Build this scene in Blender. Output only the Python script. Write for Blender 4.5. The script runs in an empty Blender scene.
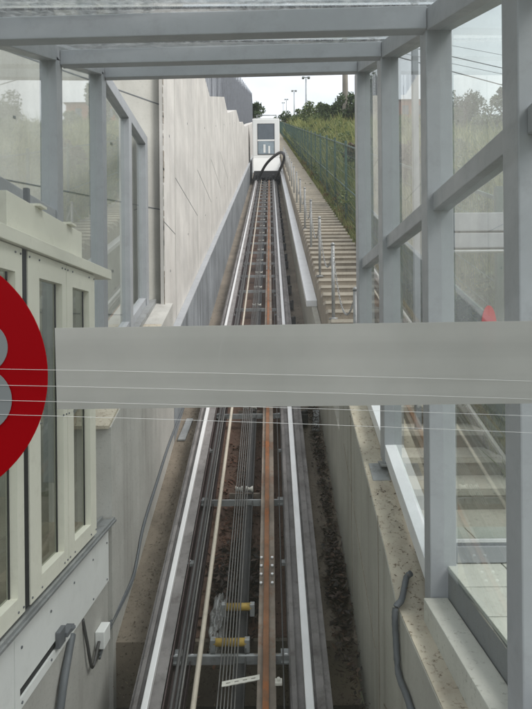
import bpy, bmesh, math, random
from mathutils import Vector, Matrix
random.seed(7)
R = random.Random(11)
scene = bpy.context.scene
C = scene.collection
F = 570.0; PX = 270.0; HY = 341.0; S = 0.391

def pix(x, y, Y=None, X=None):
    if Y is None: Y = X * F / (x - PX)
    return Vector(((x - PX) / F * Y, Y, (HY - y) / F * Y))
def inc(X, Y, h): return Vector((X, Y, S * Y - h))

# ------------------------------------------------------------ materials
def newmat(name):
    m = bpy.data.materials.new(name); m.use_nodes = True
    nt = m.node_tree
    return m, nt, nt.nodes['Principled BSDF'], nt.nodes['Material Output']
def coords(nt, scale=(1, 1, 1)):
    tc = nt.nodes.new('ShaderNodeTexCoord'); mp = nt.nodes.new('ShaderNodeMapping')
    mp.inputs['Scale'].default_value = scale
    g = nt.nodes.new('ShaderNodeNewGeometry')
    nt.links.new(g.outputs['Position'], mp.inputs['Vector'])
    return mp
def noise(nt, vec, scale, detail=6, rough=0.6):
    n = nt.nodes.new('ShaderNodeTexNoise'); n.inputs['Scale'].default_value = scale
    n.inputs['Detail'].default_value = detail; n.inputs['Roughness'].default_value = rough
    nt.links.new(vec.outputs[0], n.inputs['Vector']); return n
def ramp(nt, src, stops):
    r = nt.nodes.new('ShaderNodeValToRGB')
    while len(r.color_ramp.elements) < len(stops): r.color_ramp.elements.new(0.5)
    for e, (p, c) in zip(r.color_ramp.elements, stops):
        e.position = p; e.color = (c[0], c[1], c[2], 1) if not isinstance(c, (int, float)) else (c, c, c, 1)
    nt.links.new(src, r.inputs[0]); return r
def mix(nt, a, b, fac, mode='MIX'):
    n = nt.nodes.new('ShaderNodeMix'); n.data_type = 'RGBA'; n.blend_type = mode
    for s, v in ((6, a), (7, b)):
        if isinstance(v, tuple): n.inputs[s].default_value = (*v, 1)
        else: nt.links.new(v, n.inputs[s])
    if isinstance(fac, (int, float)): n.inputs[0].default_value = fac
    else: nt.links.new(fac, n.inputs[0])
    return n.outputs[2]
def bump(nt, bsdf, src, strength, dist=0.01):
    b = nt.nodes.new('ShaderNodeBump'); b.inputs['Strength'].default_value = strength
    b.inputs['Distance'].default_value = dist
    nt.links.new(src, b.inputs['Height']); nt.links.new(b.outputs[0], bsdf.inputs['Normal'])

def concrete(name, base, var=0.25, streak=0.35, speck=0.3, rough=0.85, stain=(0.16, 0.13, 0.10), board=0.0, green=0.0):
    m, nt, p, o = newmat(name)
    v = coords(nt); n1 = noise(nt, v, 1.3, 8, .62)
    r1 = ramp(nt, n1.outputs[0], [(0.3, 1 - var), (0.7, 1 + var * .4)])
    c = mix(nt, base, r1.outputs[0], 1.0, 'MULTIPLY')
    vs = coords(nt, (5, 5, .35)); n2 = noise(nt, vs, 1.0, 7, .65)
    r2 = ramp(nt, n2.outputs[0], [(0.5, 0.0), (0.72, streak)])
    c = mix(nt, c, stain, r2.outputs[0])
    n3 = noise(nt, v, 38, 5, .7); r3 = ramp(nt, n3.outputs[0], [(0.56, 0.0), (0.68, speck)])
    c = mix(nt, c, (stain[0] * .6, stain[1] * .6, stain[2] * .6), r3.outputs[0])
    if green:
        n4 = noise(nt, v, .8, 5, .6); r4 = ramp(nt, n4.outputs[0], [(0.45, 0.0), (0.7, green)])
        c = mix(nt, c, (0.10, 0.12, 0.06), r4.outputs[0])
    if board:
        vb = coords(nt, (0.01, 9.0, 0.01)); nb = noise(nt, vb, 1.0, 1, .5)
        rb = ramp(nt, nb.outputs[0], [(0.35, 1 - board), (0.6, 1.0)])
        c = mix(nt, c, rb.outputs[0], 1.0, 'MULTIPLY')
    nt.links.new(c, p.inputs['Base Color']); p.inputs['Roughness'].default_value = rough
    n5 = noise(nt, v, 90, 4, .6); bump(nt, p, n5.outputs[0], .35, .004)
    return m
def paint(name, base, rough=0.4, metal=0.0, var=0.12, dirt=0.2, dscale=6, dcol=(0.10, 0.09, 0.08), bumpy=0.05):
    m, nt, p, o = newmat(name)
    v = coords(nt); n1 = noise(nt, v, 2.5, 7, .65)
    r1 = ramp(nt, n1.outputs[0], [(0.3, 1 - var), (0.7, 1 + var * .5)])
    c = mix(nt, base, r1.outputs[0], 1.0, 'MULTIPLY')
    n2 = noise(nt, v, dscale, 8, .75); r2 = ramp(nt, n2.outputs[0], [(0.52, 0.0), (0.72, dirt)])
    c = mix(nt, c, dcol, r2.outputs[0])
    nt.links.new(c, p.inputs['Base Color']); p.inputs['Metallic'].default_value = metal
    rr = ramp(nt, n2.outputs[0], [(0.3, rough - .08), (0.7, rough + .2)])
    nt.links.new(rr.outputs[0], p.inputs['Roughness'])
    if bumpy: bump(nt, p, noise(nt, v, 60, 3, .6).outputs[0], bumpy, .003)
    return m
def leafmat(name, c0, c1, c2, trans=0.25):
    m, nt, p, o = newmat(name)
    g = nt.nodes.new('ShaderNodeNewGeometry')
    r = ramp(nt, g.outputs['Random Per Island'], [(0.0, c0), (0.5, c1), (1.0, c2)])
    nt.links.new(r.outputs[0], p.inputs['Base Color']); p.inputs['Roughness'].default_value = .6
    t = nt.nodes.new('ShaderNodeBsdfTranslucent'); nt.links.new(r.outputs[0], t.inputs['Color'])
    ms = nt.nodes.new('ShaderNodeMixShader'); ms.inputs[0].default_value = trans
    nt.links.new(p.outputs[0], ms.inputs[1]); nt.links.new(t.outputs[0], ms.inputs[2])
    nt.links.new(ms.outputs[0], o.inputs['Surface']); return m
def glassmat(name, tint=(0.93, 0.96, 0.95), refl=1.0, dirt=0.05, dcol=(0.5, 0.52, 0.5), ior=1.5, base=0.0):
    m, nt, p, o = newmat(name)
    nt.nodes.remove(p)
    tr = nt.nodes.new('ShaderNodeBsdfTransparent'); tr.inputs[0].default_value = (*tint, 1)
    gl = nt.nodes.new('ShaderNodeBsdfGlossy'); gl.inputs['Roughness'].default_value = 0.02
    gl.inputs[0].default_value = (.95, .97, .96, 1)
    fr = nt.nodes.new('ShaderNodeLayerWeight'); fr.inputs[0].default_value = .5
    pw = nt.nodes.new('ShaderNodeMath'); pw.operation = 'POWER'; pw.inputs[1].default_value = 4.0
    nt.links.new(fr.outputs['Facing'], pw.inputs[0])
    mu = nt.nodes.new('ShaderNodeMath'); mu.operation = 'MULTIPLY_ADD'; mu.use_clamp = True
    mu.inputs[1].default_value = .9*refl; mu.inputs[2].default_value = .06*refl + base
    nt.links.new(pw.outputs[0], mu.inputs[0])
    m1 = nt.nodes.new('ShaderNodeMixShader'); nt.links.new(mu.outputs[0], m1.inputs[0])
    nt.links.new(tr.outputs[0], m1.inputs[1]); nt.links.new(gl.outputs[0], m1.inputs[2])
    df = nt.nodes.new('ShaderNodeBsdfDiffuse'); df.inputs[0].default_value = (*dcol, 1)
    v = coords(nt); n = noise(nt, v, 3, 8, .7)
    r = ramp(nt, n.outputs[0], [(0.35, dirt * .4), (0.75, dirt * 1.6)])
    m2 = nt.nodes.new('ShaderNodeMixShader'); nt.links.new(r.outputs[0], m2.inputs[0])
    nt.links.new(m1.outputs[0], m2.inputs[1]); nt.links.new(df.outputs[0], m2.inputs[2])
    nt.links.new(m2.outputs[0], o.inputs['Surface']); return m

M = {}
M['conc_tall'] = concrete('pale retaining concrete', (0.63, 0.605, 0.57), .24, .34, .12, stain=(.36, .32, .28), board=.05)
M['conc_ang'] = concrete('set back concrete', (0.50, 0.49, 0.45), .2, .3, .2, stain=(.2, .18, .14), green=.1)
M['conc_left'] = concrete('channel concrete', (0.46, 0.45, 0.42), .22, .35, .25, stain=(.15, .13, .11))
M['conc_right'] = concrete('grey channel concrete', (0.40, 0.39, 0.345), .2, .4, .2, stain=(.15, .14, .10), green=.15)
M['conc_top'] = concrete('dirty wall top', (0.50, 0.45, 0.36), .35, .35, .9, stain=(.18, .12, .07))
M['rim'] = concrete('wet grey plate', (0.27, 0.29, 0.31), .35, .85, .3, .6, stain=(.05, .055, .06))
M['dirt'] = concrete('trackbed dirt', (0.21, 0.175, 0.135), .45, .3, .9, stain=(.07, .055, .04))
M['pit'] = concrete('pit floor', (0.10, 0.085, 0.075), .4, .4, .6, stain=(.03, .03, .03))
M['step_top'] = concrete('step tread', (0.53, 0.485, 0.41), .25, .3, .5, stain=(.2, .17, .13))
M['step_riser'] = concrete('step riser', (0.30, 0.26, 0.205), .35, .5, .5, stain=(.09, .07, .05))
M['tile'] = concrete('platform tile', (0.55, 0.56, 0.50), .12, .1, .3)
M['kerb'] = concrete('kerb stone', (0.50, 0.50, 0.45), .15, .15, .4)
M['side'] = concrete('platform side', (0.20, 0.21, 0.21), .15, .2, .2)
M['steel'] = paint('grey painted steel', (0.37, 0.385, 0.405), .42, .15, .10, .22, 7, (.17, .17, .17))
M['steel_dark'] = paint('dark grey steel', (0.16, 0.17, 0.185), .5, .2, .2, .3)
M['seal'] = paint('black rubber', (0.02, 0.02, 0.022), .6, 0, .2, .1)
M['cream'] = paint('cream painted steel', (0.76, 0.745, 0.64), .45, 0, .08, .25, 5, (.30, .28, .22))
M['panel'] = paint('white grey enamel plate', (0.80, 0.81, 0.79), .4, 0, .06, .15, 4, (.3, .3, .27))
M['galv'] = paint('galvanised steel', (0.33, 0.34, 0.34), .5, .45, .3, .6, 9, (.10, .09, .08))
M['galv_lt'] = paint('clean flashing', (0.72, 0.73, 0.74), .4, .15, .1, .15, 6, (.3, .3, .3))
M['rail'] = paint('polished rail head', (0.74, 0.735, 0.73), .35, .25, .05, .1, 8, (.4, .38, .36))
M['flange'] = paint('weathered beam', (0.22, 0.205, 0.20), .65, .2, .4, .8, 7, (.08, .07, .065))
M['rust'] = paint('rusty guide rail', (0.27, 0.225, 0.185), .75, .1, .5, 1.0, 2.6, (.22, .075, .025), .3)
M['rust2'] = paint('rust streaked head', (0.24, 0.115, 0.06), .8, 0, .5, 1.0, 3, (.42, .12, .025), .3)
M['pipe_beige'] = paint('beige pipe', (0.50, 0.45, 0.37), .5, 0, .2, .3, 8)
M['pipe_dark'] = paint('dark cable', (0.07, 0.068, 0.068), .5, .1, .3, .4, 8)
M['rope'] = paint('steel rope', (0.17, 0.165, 0.16), .5, .5, .3, .4, 30)
M['tray'] = paint('black tray', (0.035, 0.034, 0.034), .6, .1, .3, .3)
M['yellow'] = paint('yellow roller', (0.46, 0.31, 0.07), .5, 0, .3, .6, 10)
M['white_pl'] = paint('white spool', (0.62, 0.60, 0.54), .5, 0, .2, .5, 10)
M['conduit'] = paint('grey conduit', (0.12, 0.13, 0.14), .55, .1, .2, .3, 12)
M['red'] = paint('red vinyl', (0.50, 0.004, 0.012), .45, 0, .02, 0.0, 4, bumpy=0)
M['wire_film'] = paint('pale wire', (0.62, 0.63, 0.62), .5, 0, .05, 0, 3, bumpy=0)
M['film_grey'] = paint('grey film', (0.15, 0.165, 0.17), .5, 0, .05, 0, 3, bumpy=0)
M['gate_glass'] = glassmat('gate glass with painted dimness', (.55, .57, .52), .35, .05, (.3, .3, .26))  # dark of the space behind the gate windows is put into the tint
M['red_dirt'] = concrete('rust stained dirt', (0.15, 0.09, 0.065), .6, .5, .9, stain=(.06, .022, .016))
M['maroon'] = paint('maroon dark tray', (0.075, 0.05, 0.05), .6, .1, .3, .4)
M['cab_white'] = paint('cabin white', (0.80, 0.80, 0.78), .35, 0, .03, .1, 1.5, (.5, .5, .45))
M['cab_glass'] = paint('cabin dark glass', (0.10, 0.12, 0.14), .08, 0, .2, 0, 3, bumpy=0)
M['cab_inner'] = paint('cabin lower glass', (0.27, 0.33, 0.37), .1, 0, .3, .3, 3, bumpy=0)
M['black'] = paint('black parts', (0.025, 0.025, 0.027), .5, .2, .3, .3)
M['fence_green'] = paint('green fence', (0.035, 0.08, 0.06), .5, .1, .2, .2)
M['fence_grey'] = paint('grey slat fence', (0.17, 0.18, 0.205), .5, .2, .25, .3)
M['pole_conc'] = concrete('utility pole', (0.28, 0.255, 0.22), .3, .6, .3)
M['lamp'] = paint('lamp post', (0.30, 0.32, 0.33), .5, .3)
M['brick'] = concrete('brick wall', (0.33, 0.13, 0.08), .2, .2, .2)
M['rooft'] = concrete('roof tile', (0.27, 0.14, 0.10), .2, .2, .2)
M['bark'] = concrete('bark', (0.12, 0.09, 0.065), .4, .3, .3)
M['soil'] = concrete('bank soil', (0.17, 0.155, 0.085), .5, .3, .7, stain=(.08, .08, .035), green=.6)
M['ground'] = concrete('open ground', (0.12, 0.13, 0.07), .4, .2, .3)
M['leaf_litter'] = leafmat('dead leaves', (.012, .008, .006), (.035, .02, .014), (.09, .05, .03), .05)
M['leaf_rust'] = leafmat('rust leaves', (.05, .02, .012), (.12, .045, .025), (.2, .09, .05), .05)
M['leaf_dark'] = leafmat('dark leaves', (.03, .055, .02), (.055, .09, .03), (.09, .13, .045))
M['leaf_mid'] = leafmat('mid leaves', (.06, .10, .035), (.11, .16, .055), (.19, .23, .08))
M['leaf_brown'] = leafmat('brown twigs', (.05, .032, .022), (.10, .065, .045), (.15, .12, .06))
M['leaf_brown2'] = leafmat('dry orange leaves', (.16, .10, .04), (.24, .17, .07), (.14, .17, .06))
M['grass'] = leafmat('rough grass', (.10, .15, .035), (.23, .26, .075), (.42, .39, .16), .3)
M['bag'] = glassmat('clear plastic bag', (.85, .85, .85), .8, .3, (.6, .6, .58), base=.05)
M['glass'] = glassmat('shelter glass', (.88, .92, .91), 1.35, .07, (.42, .45, .42))
M['glass_front'] = glassmat('cabin window glass', (.98, .985, .985), .3, .012, (.6, .6, .6))
# frosted band: diffuse + a little see-through
def band():
    m, nt, p, o = newmat('frosted film')
    v = coords(nt, (1, 1, 1)); n = noise(nt, v, 4, 6, .6)
    vv = coords(nt, (.6, 1, 40)); n2 = noise(nt, vv, 1, 3, .6)
    c = ramp(nt, n.outputs[0], [(0.3, (.53, .535, .51)), (0.7, (.64, .64, .615))])
    c2 = ramp(nt, n2.outputs[0], [(0.4, .94), (0.62, 1.0)])
    cc = mix(nt, c.outputs[0], c2.outputs[0], 1.0, 'MULTIPLY')
    nt.links.new(cc, p.inputs['Base Color']); p.inputs['Roughness'].default_value = .5
    tl = nt.nodes.new('ShaderNodeBsdfTranslucent'); nt.links.new(cc, tl.inputs[0])
    tr = nt.nodes.new('ShaderNodeBsdfTransparent')
    a = nt.nodes.new('ShaderNodeMixShader'); a.inputs[0].default_value = .55
    nt.links.new(p.outputs[0], a.inputs[1]); nt.links.new(tl.outputs[0], a.inputs[2])
    b = nt.nodes.new('ShaderNodeMixShader'); b.inputs[0].default_value = .13
    nt.links.new(a.outputs[0], b.inputs[1]); nt.links.new(tr.outputs[0], b.inputs[2])
    nt.links.new(b.outputs[0], o.inputs['Surface']); return m
M['band'] = band()
def vinyl():
    m, nt, p, o = newmat('red film')
    p.inputs['Base Color'].default_value = (.42, .001, .006, 1); p.inputs['Roughness'].default_value = .4; p.inputs['Specular IOR Level'].default_value = .12
    tl = nt.nodes.new('ShaderNodeBsdfTranslucent'); tl.inputs[0].default_value = (.42, .001, .006, 1)
    a = nt.nodes.new('ShaderNodeMixShader'); a.inputs[0].default_value = .5
    nt.links.new(p.outputs[0], a.inputs[1]); nt.links.new(tl.outputs[0], a.inputs[2])
    nt.links.new(a.outputs[0], o.inputs['Surface']); return m
M['redfilm'] = vinyl()
def roofglass():
    m, nt, p, o = newmat('wet dirty roof glass')
    v = coords(nt, (7, 3, 7)); n = noise(nt, v, 3.0, 8, .75)
    tl = nt.nodes.new('ShaderNodeBsdfTranslucent')
    c = ramp(nt, n.outputs[0], [(0.35, (.62, .68, .69)), (0.6, (.9, .93, .93))])
    nt.links.new(c.outputs[0], tl.inputs[0])
    tr = nt.nodes.new('ShaderNodeBsdfTransparent'); tr.inputs[0].default_value = (.93, .96, .96, 1)
    f = ramp(nt, n.outputs[0], [(0.38, .12), (0.62, .5)])
    a = nt.nodes.new('ShaderNodeMixShader'); nt.links.new(f.outputs[0], a.inputs[0])
    nt.links.new(tr.outputs[0], a.inputs[1]); nt.links.new(tl.outputs[0], a.inputs[2])
    gl = nt.nodes.new('ShaderNodeBsdfGlossy'); gl.inputs['Roughness'].default_value = .1
    fr = nt.nodes.new('ShaderNodeFresnel'); fr.inputs[0].default_value = 1.5
    b = nt.nodes.new('ShaderNodeMixShader'); nt.links.new(fr.outputs[0], b.inputs[0])
    nt.links.new(a.outputs[0], b.inputs[1]); nt.links.new(gl.outputs[0], b.inputs[2])
    nt.links.new(b.outputs[0], o.inputs['Surface']); return m
M['roofglass'] = roofglass()

# ------------------------------------------------------------ mesh helpers
def nb(): return bmesh.new()
def hexa(bm, v8, mi=0):
    """v8: bottom 4 (ccw) then top 4"""
    vs = [bm.verts.new(v) for v in v8]
    for f in ((0, 3, 2, 1), (4, 5, 6, 7), (0, 1, 5, 4), (1, 2, 6, 5), (2, 3, 7, 6), (3, 0, 4, 7)):
        fc = bm.faces.new([vs[i] for i in f]); fc.material_index = mi
    return vs
def box(bm, x0, x1, y0, y1, z0, z1, bev=0.0, mi=0):
    b = nb() if bev else bm
    vs = hexa(b, [(x0, y0, z0), (x1, y0, z0), (x1, y1, z0), (x0, y1, z0), (x0, y0, z1), (x1, y0, z1), (x1, y1, z1), (x0, y1, z1)], mi)
    if bev: bevmerge(bm, b, bev)
    return bm
def bevmerge(bm, b, bev):
    bmesh.ops.bevel(b, geom=list(b.edges), offset=bev, segments=2, profile=.6, affect='EDGES')
    me = bpy.data.meshes.new('tmp'); b.to_mesh(me); b.free(); bm.from_mesh(me); bpy.data.meshes.remove(me)
def ibox(bm, x0, x1, y0, y1, hb, ht, bev=0.0, s=S, mi=0):
    """box following the incline; hb/ht are depths below the eye-parallel plane"""
    b = nb() if bev else bm
    hexa(b, [(x0, y0, s*y0-hb), (x1, y0, s*y0-hb), (x1, y1, s*y1-hb), (x0, y1, s*y1-hb),
             (x0, y0, s*y0-ht), (x1, y0, s*y0-ht), (x1, y1, s*y1-ht), (x0, y1, s*y1-ht)], mi)
    if bev: bevmerge(bm, b, bev)
    return bm
def prism(bm, yz, x0, x1, mi=0):
    """polygon in the (Y,Z) plane extruded in X"""
    a = [bm.verts.new((x0, y, z)) for y, z in yz]; b = [bm.verts.new((x1, y, z)) for y, z in yz]
    n = len(yz)
    bm.faces.new(a).material_index = mi; bm.faces.new(b[::-1]).material_index = mi
    for i in range(n):
        bm.faces.new((a[i], b[i], b[(i+1) % n], a[(i+1) % n])).material_index = mi
    bmesh.ops.recalc_face_normals(bm, faces=bm.faces)
    return bm
def tube(bm, pts, r, n=8, cap=True):
    pts = [Vector(p) for p in pts]; rings = []
    for i, p in enumerate(pts):
        d = (pts[min(i+1, len(pts)-1)] - pts[max(i-1, 0)]).normalized()
        up = Vector((0, 0, 1)) if abs(d.z) < .9 else Vector((1, 0, 0))
        a = d.cross(up).normalized(); b = d.cross(a).normalized()
        rr = r[i] if isinstance(r, (list, tuple)) else r
        rings.append([bm.verts.new(p + a*math.cos(2*math.pi*k/n)*rr + b*math.sin(2*math.pi*k/n)*rr) for k in range(n)])
    for q, w in zip(rings, rings[1:]):
        for k in range(n):
            f = bm.faces.new((q[k], q[(k+1) % n], w[(k+1) % n], w[k])); f.smooth = True
    if cap:
        bm.faces.new(rings[0][::-1]); bm.faces.new(rings[-1])
    return bm
def smooth_path(pts, sub=6):
    pts = [Vector(p) for p in pts]; out = []
    for i in range(len(pts)-1):
        p0 = pts[max(i-1, 0)]; p1 = pts[i]; p2 = pts[i+1]; p3 = pts[min(i+2, len(pts)-1)]
        for k in range(sub):
            t = k/sub
            out.append(.5*((2*p1)+(-p0+p2)*t+(2*p0-5*p1+4*p2-p3)*t*t+(-p0+3*p1-3*p2+p3)*t**3))
    out.append(pts[-1]); return out
def beam(bm, a, b, w, h, bev=.004):
    """rectangular bar from a to b (centre line), w across, h vertical-ish"""
    a = Vector(a); b = Vector(b); d = (b-a).normalized()
    s_ = d.cross(Vector((0, 0, 1))).normalized(); u = s_.cross(d).normalized()
    v = []
    for zz in (-h/2, h/2):
        for p, q in ((a, -w/2), (a, w/2), (b, w/2), (b, -w/2)):
            v.append(p + s_*q + u*zz)
    t = nb(); hexa(t, v)
    bmesh.ops.recalc_face_normals(t, faces=t.faces)
    if bev: bevmerge(bm, t, bev)
    else:
        me = bpy.data.meshes.new('tmp'); t.to_mesh(me); t.free(); bm.from_mesh(me); bpy.data.meshes.remove(me)
    return bm

wloc = {}
def thing(name, label, cat, loc=(0, 0, 0), group=None, kind=None):
    o = bpy.data.objects.new(name, None); C.objects.link(o); o.location = loc
    o.empty_display_size = .1
    o['label'] = label; o['category'] = cat
    if group: o['group'] = group
    if kind: o['kind'] = kind
    wloc[o.name] = Vector(loc); return o
def part(name, bm, mat, parent, label=None, kind=None):
    base = wloc[parent.name]
    me = bpy.data.meshes.new(name)
    bmesh.ops.translate(bm, verts=bm.verts, vec=-base)
    bm.to_mesh(me); bm.free()
    for m in (mat if isinstance(mat, (list, tuple)) else [mat]): me.materials.append(m)
    o = bpy.data.objects.new(name, me); C.objects.link(o); o.parent = parent
    if label: o['label'] = label
    if kind: o['kind'] = kind
    wloc[o.name] = base; return o
def solo(name, bm, mat, label, cat, loc=(0, 0, 0), group=None, kind=None):
    me = bpy.data.meshes.new(name); base = Vector(loc)
    bmesh.ops.translate(bm, verts=bm.verts, vec=-base)
    bm.to_mesh(me); bm.free()
    for m in (mat if isinstance(mat, (list, tuple)) else [mat]): me.materials.append(m)
    o = bpy.data.objects.new(name, me); C.objects.link(o); o.location = base
    if label: o['label'] = label
    if cat: o['category'] = cat
    if group: o['group'] = group
    if kind: o['kind'] = kind
    wloc[o.name] = base; return o
def struct(name, bm, mat, label=None):
    return solo(name, bm, mat, label, None, kind='structure')
def raw(name, verts, faces, mat):
    me = bpy.data.meshes.new(name); me.from_pydata(verts, [], faces)
    me.materials.append(mat); o = bpy.data.objects.new(name, me); C.objects.link(o); return o
def dup(root, off, label, name=None):
    r = root.copy(); C.objects.link(r); r.location = Vector(root.location) + Vector(off); r['label'] = label
    for ch in list(root.children):
        c = ch.copy(); C.objects.link(c); c.parent = r
        for g in ch.children:
            d = g.copy(); C.objects.link(d); d.parent = c
    return r

DX = -0.010       # track corridor offset (camera roll)
YE = 185.0
# ------------------------------------------------------------ terrain
def prof(X):
    k = [(1.7, 2.95), (2.0, 2.75), (2.25, 2.4), (2.7, 1.75), (3.4, 1.0), (4.6, .55), (6, .75), (9, 1.2), (14, 1.6), (30, 1.9), (90, 1.9)]
    if X <= k[0][0]: return k[0][1]
    for (a, p), (b, q) in zip(k, k[1:]):
        if X <= b: return p + (q-p)*(X-a)/(b-a)
    return k[-1][1]
def nz(x, y):
    return .5*math.sin(x*1.7+y*.6)+.3*math.sin(x*3.1-y*1.3)+.2*math.sin(y*2.7+x*.4)
def gz(X, Y):
    a = min(1, max(0, (X-2.0)/1.5))
    return S*Y - prof(X) + a*.12*nz(X, Y)
bm = nb()
xs = [1.7, 1.85, 2.0, 2.25, 2.5, 2.8, 3.1, 3.5, 4, 4.6, 5.5, 7, 9, 12, 16, 22, 30, 45, 90]
ys = [2.6, 3, 3.5, 4] + [4.6+i*.7 for i in range(50)] + [40+i*3 for i in range(50)]
g = [[bm.verts.new((x, y, gz(x, y))) for x in xs] for y in ys]
for a, b in zip(g, g[1:]):
    for i in range(len(xs)-1): bm.faces.new((a[i], a[i+1], b[i+1], b[i])).smooth = True
struct('hillside', bm, M['soil'], 'overgrown earth bank rising behind the green fence')
# left hillside behind the walls
bm = nb()
xs2 = [-2.3, -4, -8, -20, -60]
g = [[bm.verts.new((x, y, S*y - (.2 if y > 9 else 6) + .05*abs(x))) for x in xs2] for y in ys if y > 7.8]
for a, b in zip(g, g[1:]):
    for i in range(len(xs2)-1): bm.faces.new((a[i+1], a[i], b[i], b[i+1])).smooth = True
struct('upper_hillside', bm, M['soil'], 'ground behind the retaining wall')
bm = nb(); bm.faces.new([bm.verts.new(v) for v in ((-900, -900, -7), (900, -900, -7), (900, 900, -7), (-900, 900, -7))])
struct('ground', bm, M['ground'], 'open ground around the foot of the hill')

# trackbed
bm = nb()
ibox(bm, -1.30+DX, .72+DX, 4.72, YE, 4.9, 4.33)
struct('trackbed', bm, M['dirt'], 'dirt covered concrete floor of the track channel')
bm = nb(); ibox(bm, -.77+DX, .115+DX, 4.75, YE, 4.329, 4.322)
struct('track_centre_floor', bm, M['red_dirt'], 'rust stained floor between the rails')
bm = nb(); box(bm, -1.38, .75, -1.5, 4.715, -3.5, -3.02)
struct('pit_floor', bm, M['pit'], 'dark lower floor of the pit at the foot of the track')

# ------------------------------------------------------------ left channel wall, rim, tall wall
bm = nb()
yy0, yy1 = 4.63, 7.62
prism(bm, [(yy0, -3.4), (yy1, S*yy1-4.6), (yy1, S*yy1-2.46), (yy0, S*yy0-2.50)], -1.82, -1.30+DX)
bmesh.ops.recalc_face_normals(bm, faces=bm.faces)
w = thing('channel_wall', 'pale concrete wall left of the track with a sloping top under the shelter posts', 'wall', (-1.4, 4.63, -3))
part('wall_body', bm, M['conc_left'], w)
bm = nb(); ibox(bm, -1.80, -1.31+DX, yy0-.03, yy1+.02, 2.497, 2.47)
part('wall_cap', bm, M['conc_top'], w)
bm = nb(); ibox(bm, -1.62, -1.53, yy0+.3, 7.6, 2.466, 2.40, .004)
part('sill', bm, M['galv'], w)
# left wall beneath gate
bm = nb(); box(bm, -1.9, -1.345, -1.5, 4.627, -3.6, -1.46)
solo('pit_wall', bm, M['conc_left'], 'grey concrete wall of the pit below the white panel of the gate', 'wall', (-1.5, 0, -3.5))
bm = nb(); box(bm, -5, -1.47, -1.5, 5.4, -1.75, -1.455)
struct('left_platform', bm, M['step_riser'], 'landing behind the cream gate')

w = thing('channel_edge_wall', 'low dark wet wall edging the track along the foot of the tall concrete wall', 'wall', (-1.36, 7.7, -1))
bm = nb(); ibox(bm, -1.405, -1.30+DX, 7.63, YE, 4.6, 3.0)
part('wall_body', bm, M['rim'], w)
bm = nb(); ibox(bm, -1.412, -1.295+DX, 7.63, YE, 2.997, 2.975)
part('cap_strip', bm, M['steel'], w)

# tall wall
prof_t = [(7.56, 5.4), (12.45, 5.8), (13.6, 5.84), (13.72, 5.9), (17.9, 7.68), (18.0, 7.68), (19.27, 7.72), (24.4, 9.9), (27, 10.35), (30, 11.55), (32.4, 12.2), (45, 17.2), (YE, S*YE-.3)]
def ttop(Y):
    for (a, p), (b, q) in zip(prof_t, prof_t[1:]):
        if Y <= b: return p + (q-p)*(Y-a)/(b-a)
    return prof_t[-1][1]
tw = thing('retaining_wall', 'tall pale board marked concrete wall with a stepped top left of the track', 'wall', (-1.6, 7.6, 0))
bounds = [7.56, 8.5, 11.1, 13.72] ; y = 13.72
while y < 60: y += 2.65; bounds.append(y)
bounds += [80, 110, 145, YE]
for a, b in zip(bounds, bounds[1:]):
    g_ = .012
    ks = sorted(set([a+g_, b-g_] + [p for p, _ in prof_t if a+g_ < p < b-g_]))
    pts = [(a+g_, S*a-4.0), (b-g_, S*b-4.0)] + [(k, ttop(k)) for k in ks[::-1]]
    bm = nb(); prism(bm, pts, -1.80 if a > 8 else -1.465, -1.415)
    bmesh.ops.recalc_face_normals(bm, faces=bm.faces)
    p = part('wall_panel', bm, M['conc_tall'], tw)
    if b < 46:
        lev = {8.5: 1.6, 11.1: 2.45, 13.72: 3.35}.get(b, 3.35 + (b-13.72)/2.65*1.04)
        bm = nb()
        t = max(a+.03, a)
        lv = [lev] if b < 20 else []
        for l in lv:
            yy = .5*(a+b)
            if S*a-2.9 < l and l < ttop(a)-.3: box(bm, -1.4155, -1.4125, a+.02, b-.02, l-.004, l+.004)
        # tie holes
        for l in (lev-.6, lev+1.3):
            for fy in (.5,):
                yh = a+(b-a)*fy
                if S*yh-2.8 < l < ttop(yh)-.3: box(bm, -1.4155, -1.412, yh-.014, yh+.014, l-.016, l+.016)
        if len(bm.verts): part('form_joint', bm, M['conduit'], p)
        else: bm.free()
# rough dirty edge strip at the near end
bm = nb()
for i in range(70):
    z = -1.5+i*.1+R.uniform(-.03, .03); w_ = R.uniform(.01, .07)*abs(math.sin(i*.37))+.006
    box(bm, -1.418, -1.4125, 7.56+.009, 7.56+w_, z, z+R.uniform(.05, .14))
part('stained_edge', bm, M['step_riser'], tw)

# angled set back wall
d = Vector((-.69, -.724, 0)); n = Vector((-.724, .69, 0)); a0 = Vector((-1.44, 7.75, 0))
aw = thing('angled_wall', 'concrete wall set back at an angle behind the glass on the left', 'wall', (-3, 6, -1.4))
bm = nb()
p0, p1 = a0, a0+d*7
hexa(bm, [(p.x, p.y, z) for z in (-1.7, 5.4) for p in (p1, p0, p0+n*.3, p1+n*.3)])
bmesh.ops.recalc_face_normals(bm, faces=bm.faces)
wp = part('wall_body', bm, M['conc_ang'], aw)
bm = nb()
for z in (.35, 1.79, 3.21, 4.65):
    q0, q1 = p0-n*.004, p1-n*.004
    hexa(bm, [(p.x, p.y, zz) for zz in (z-.007, z+.007) for p in (q1, q0, q0+n*.01, q1+n*.01)])
for t in (1.2, 2.4, 3.6, 4.8, 6.0):
    for z in (.9, 2.5):
        q = a0+d*(t-.4)-n*.005
        e = d*.014
        hexa(bm, [(p.x, p.y, zz) for zz in (z-.014, z+.014) for p in (q+e, q-e, q-e+n*.01, q+e+n*.01)])
bmesh.ops.recalc_face_normals(bm, faces=bm.faces)
part('form_joint', bm, M['conduit'], wp)

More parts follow.
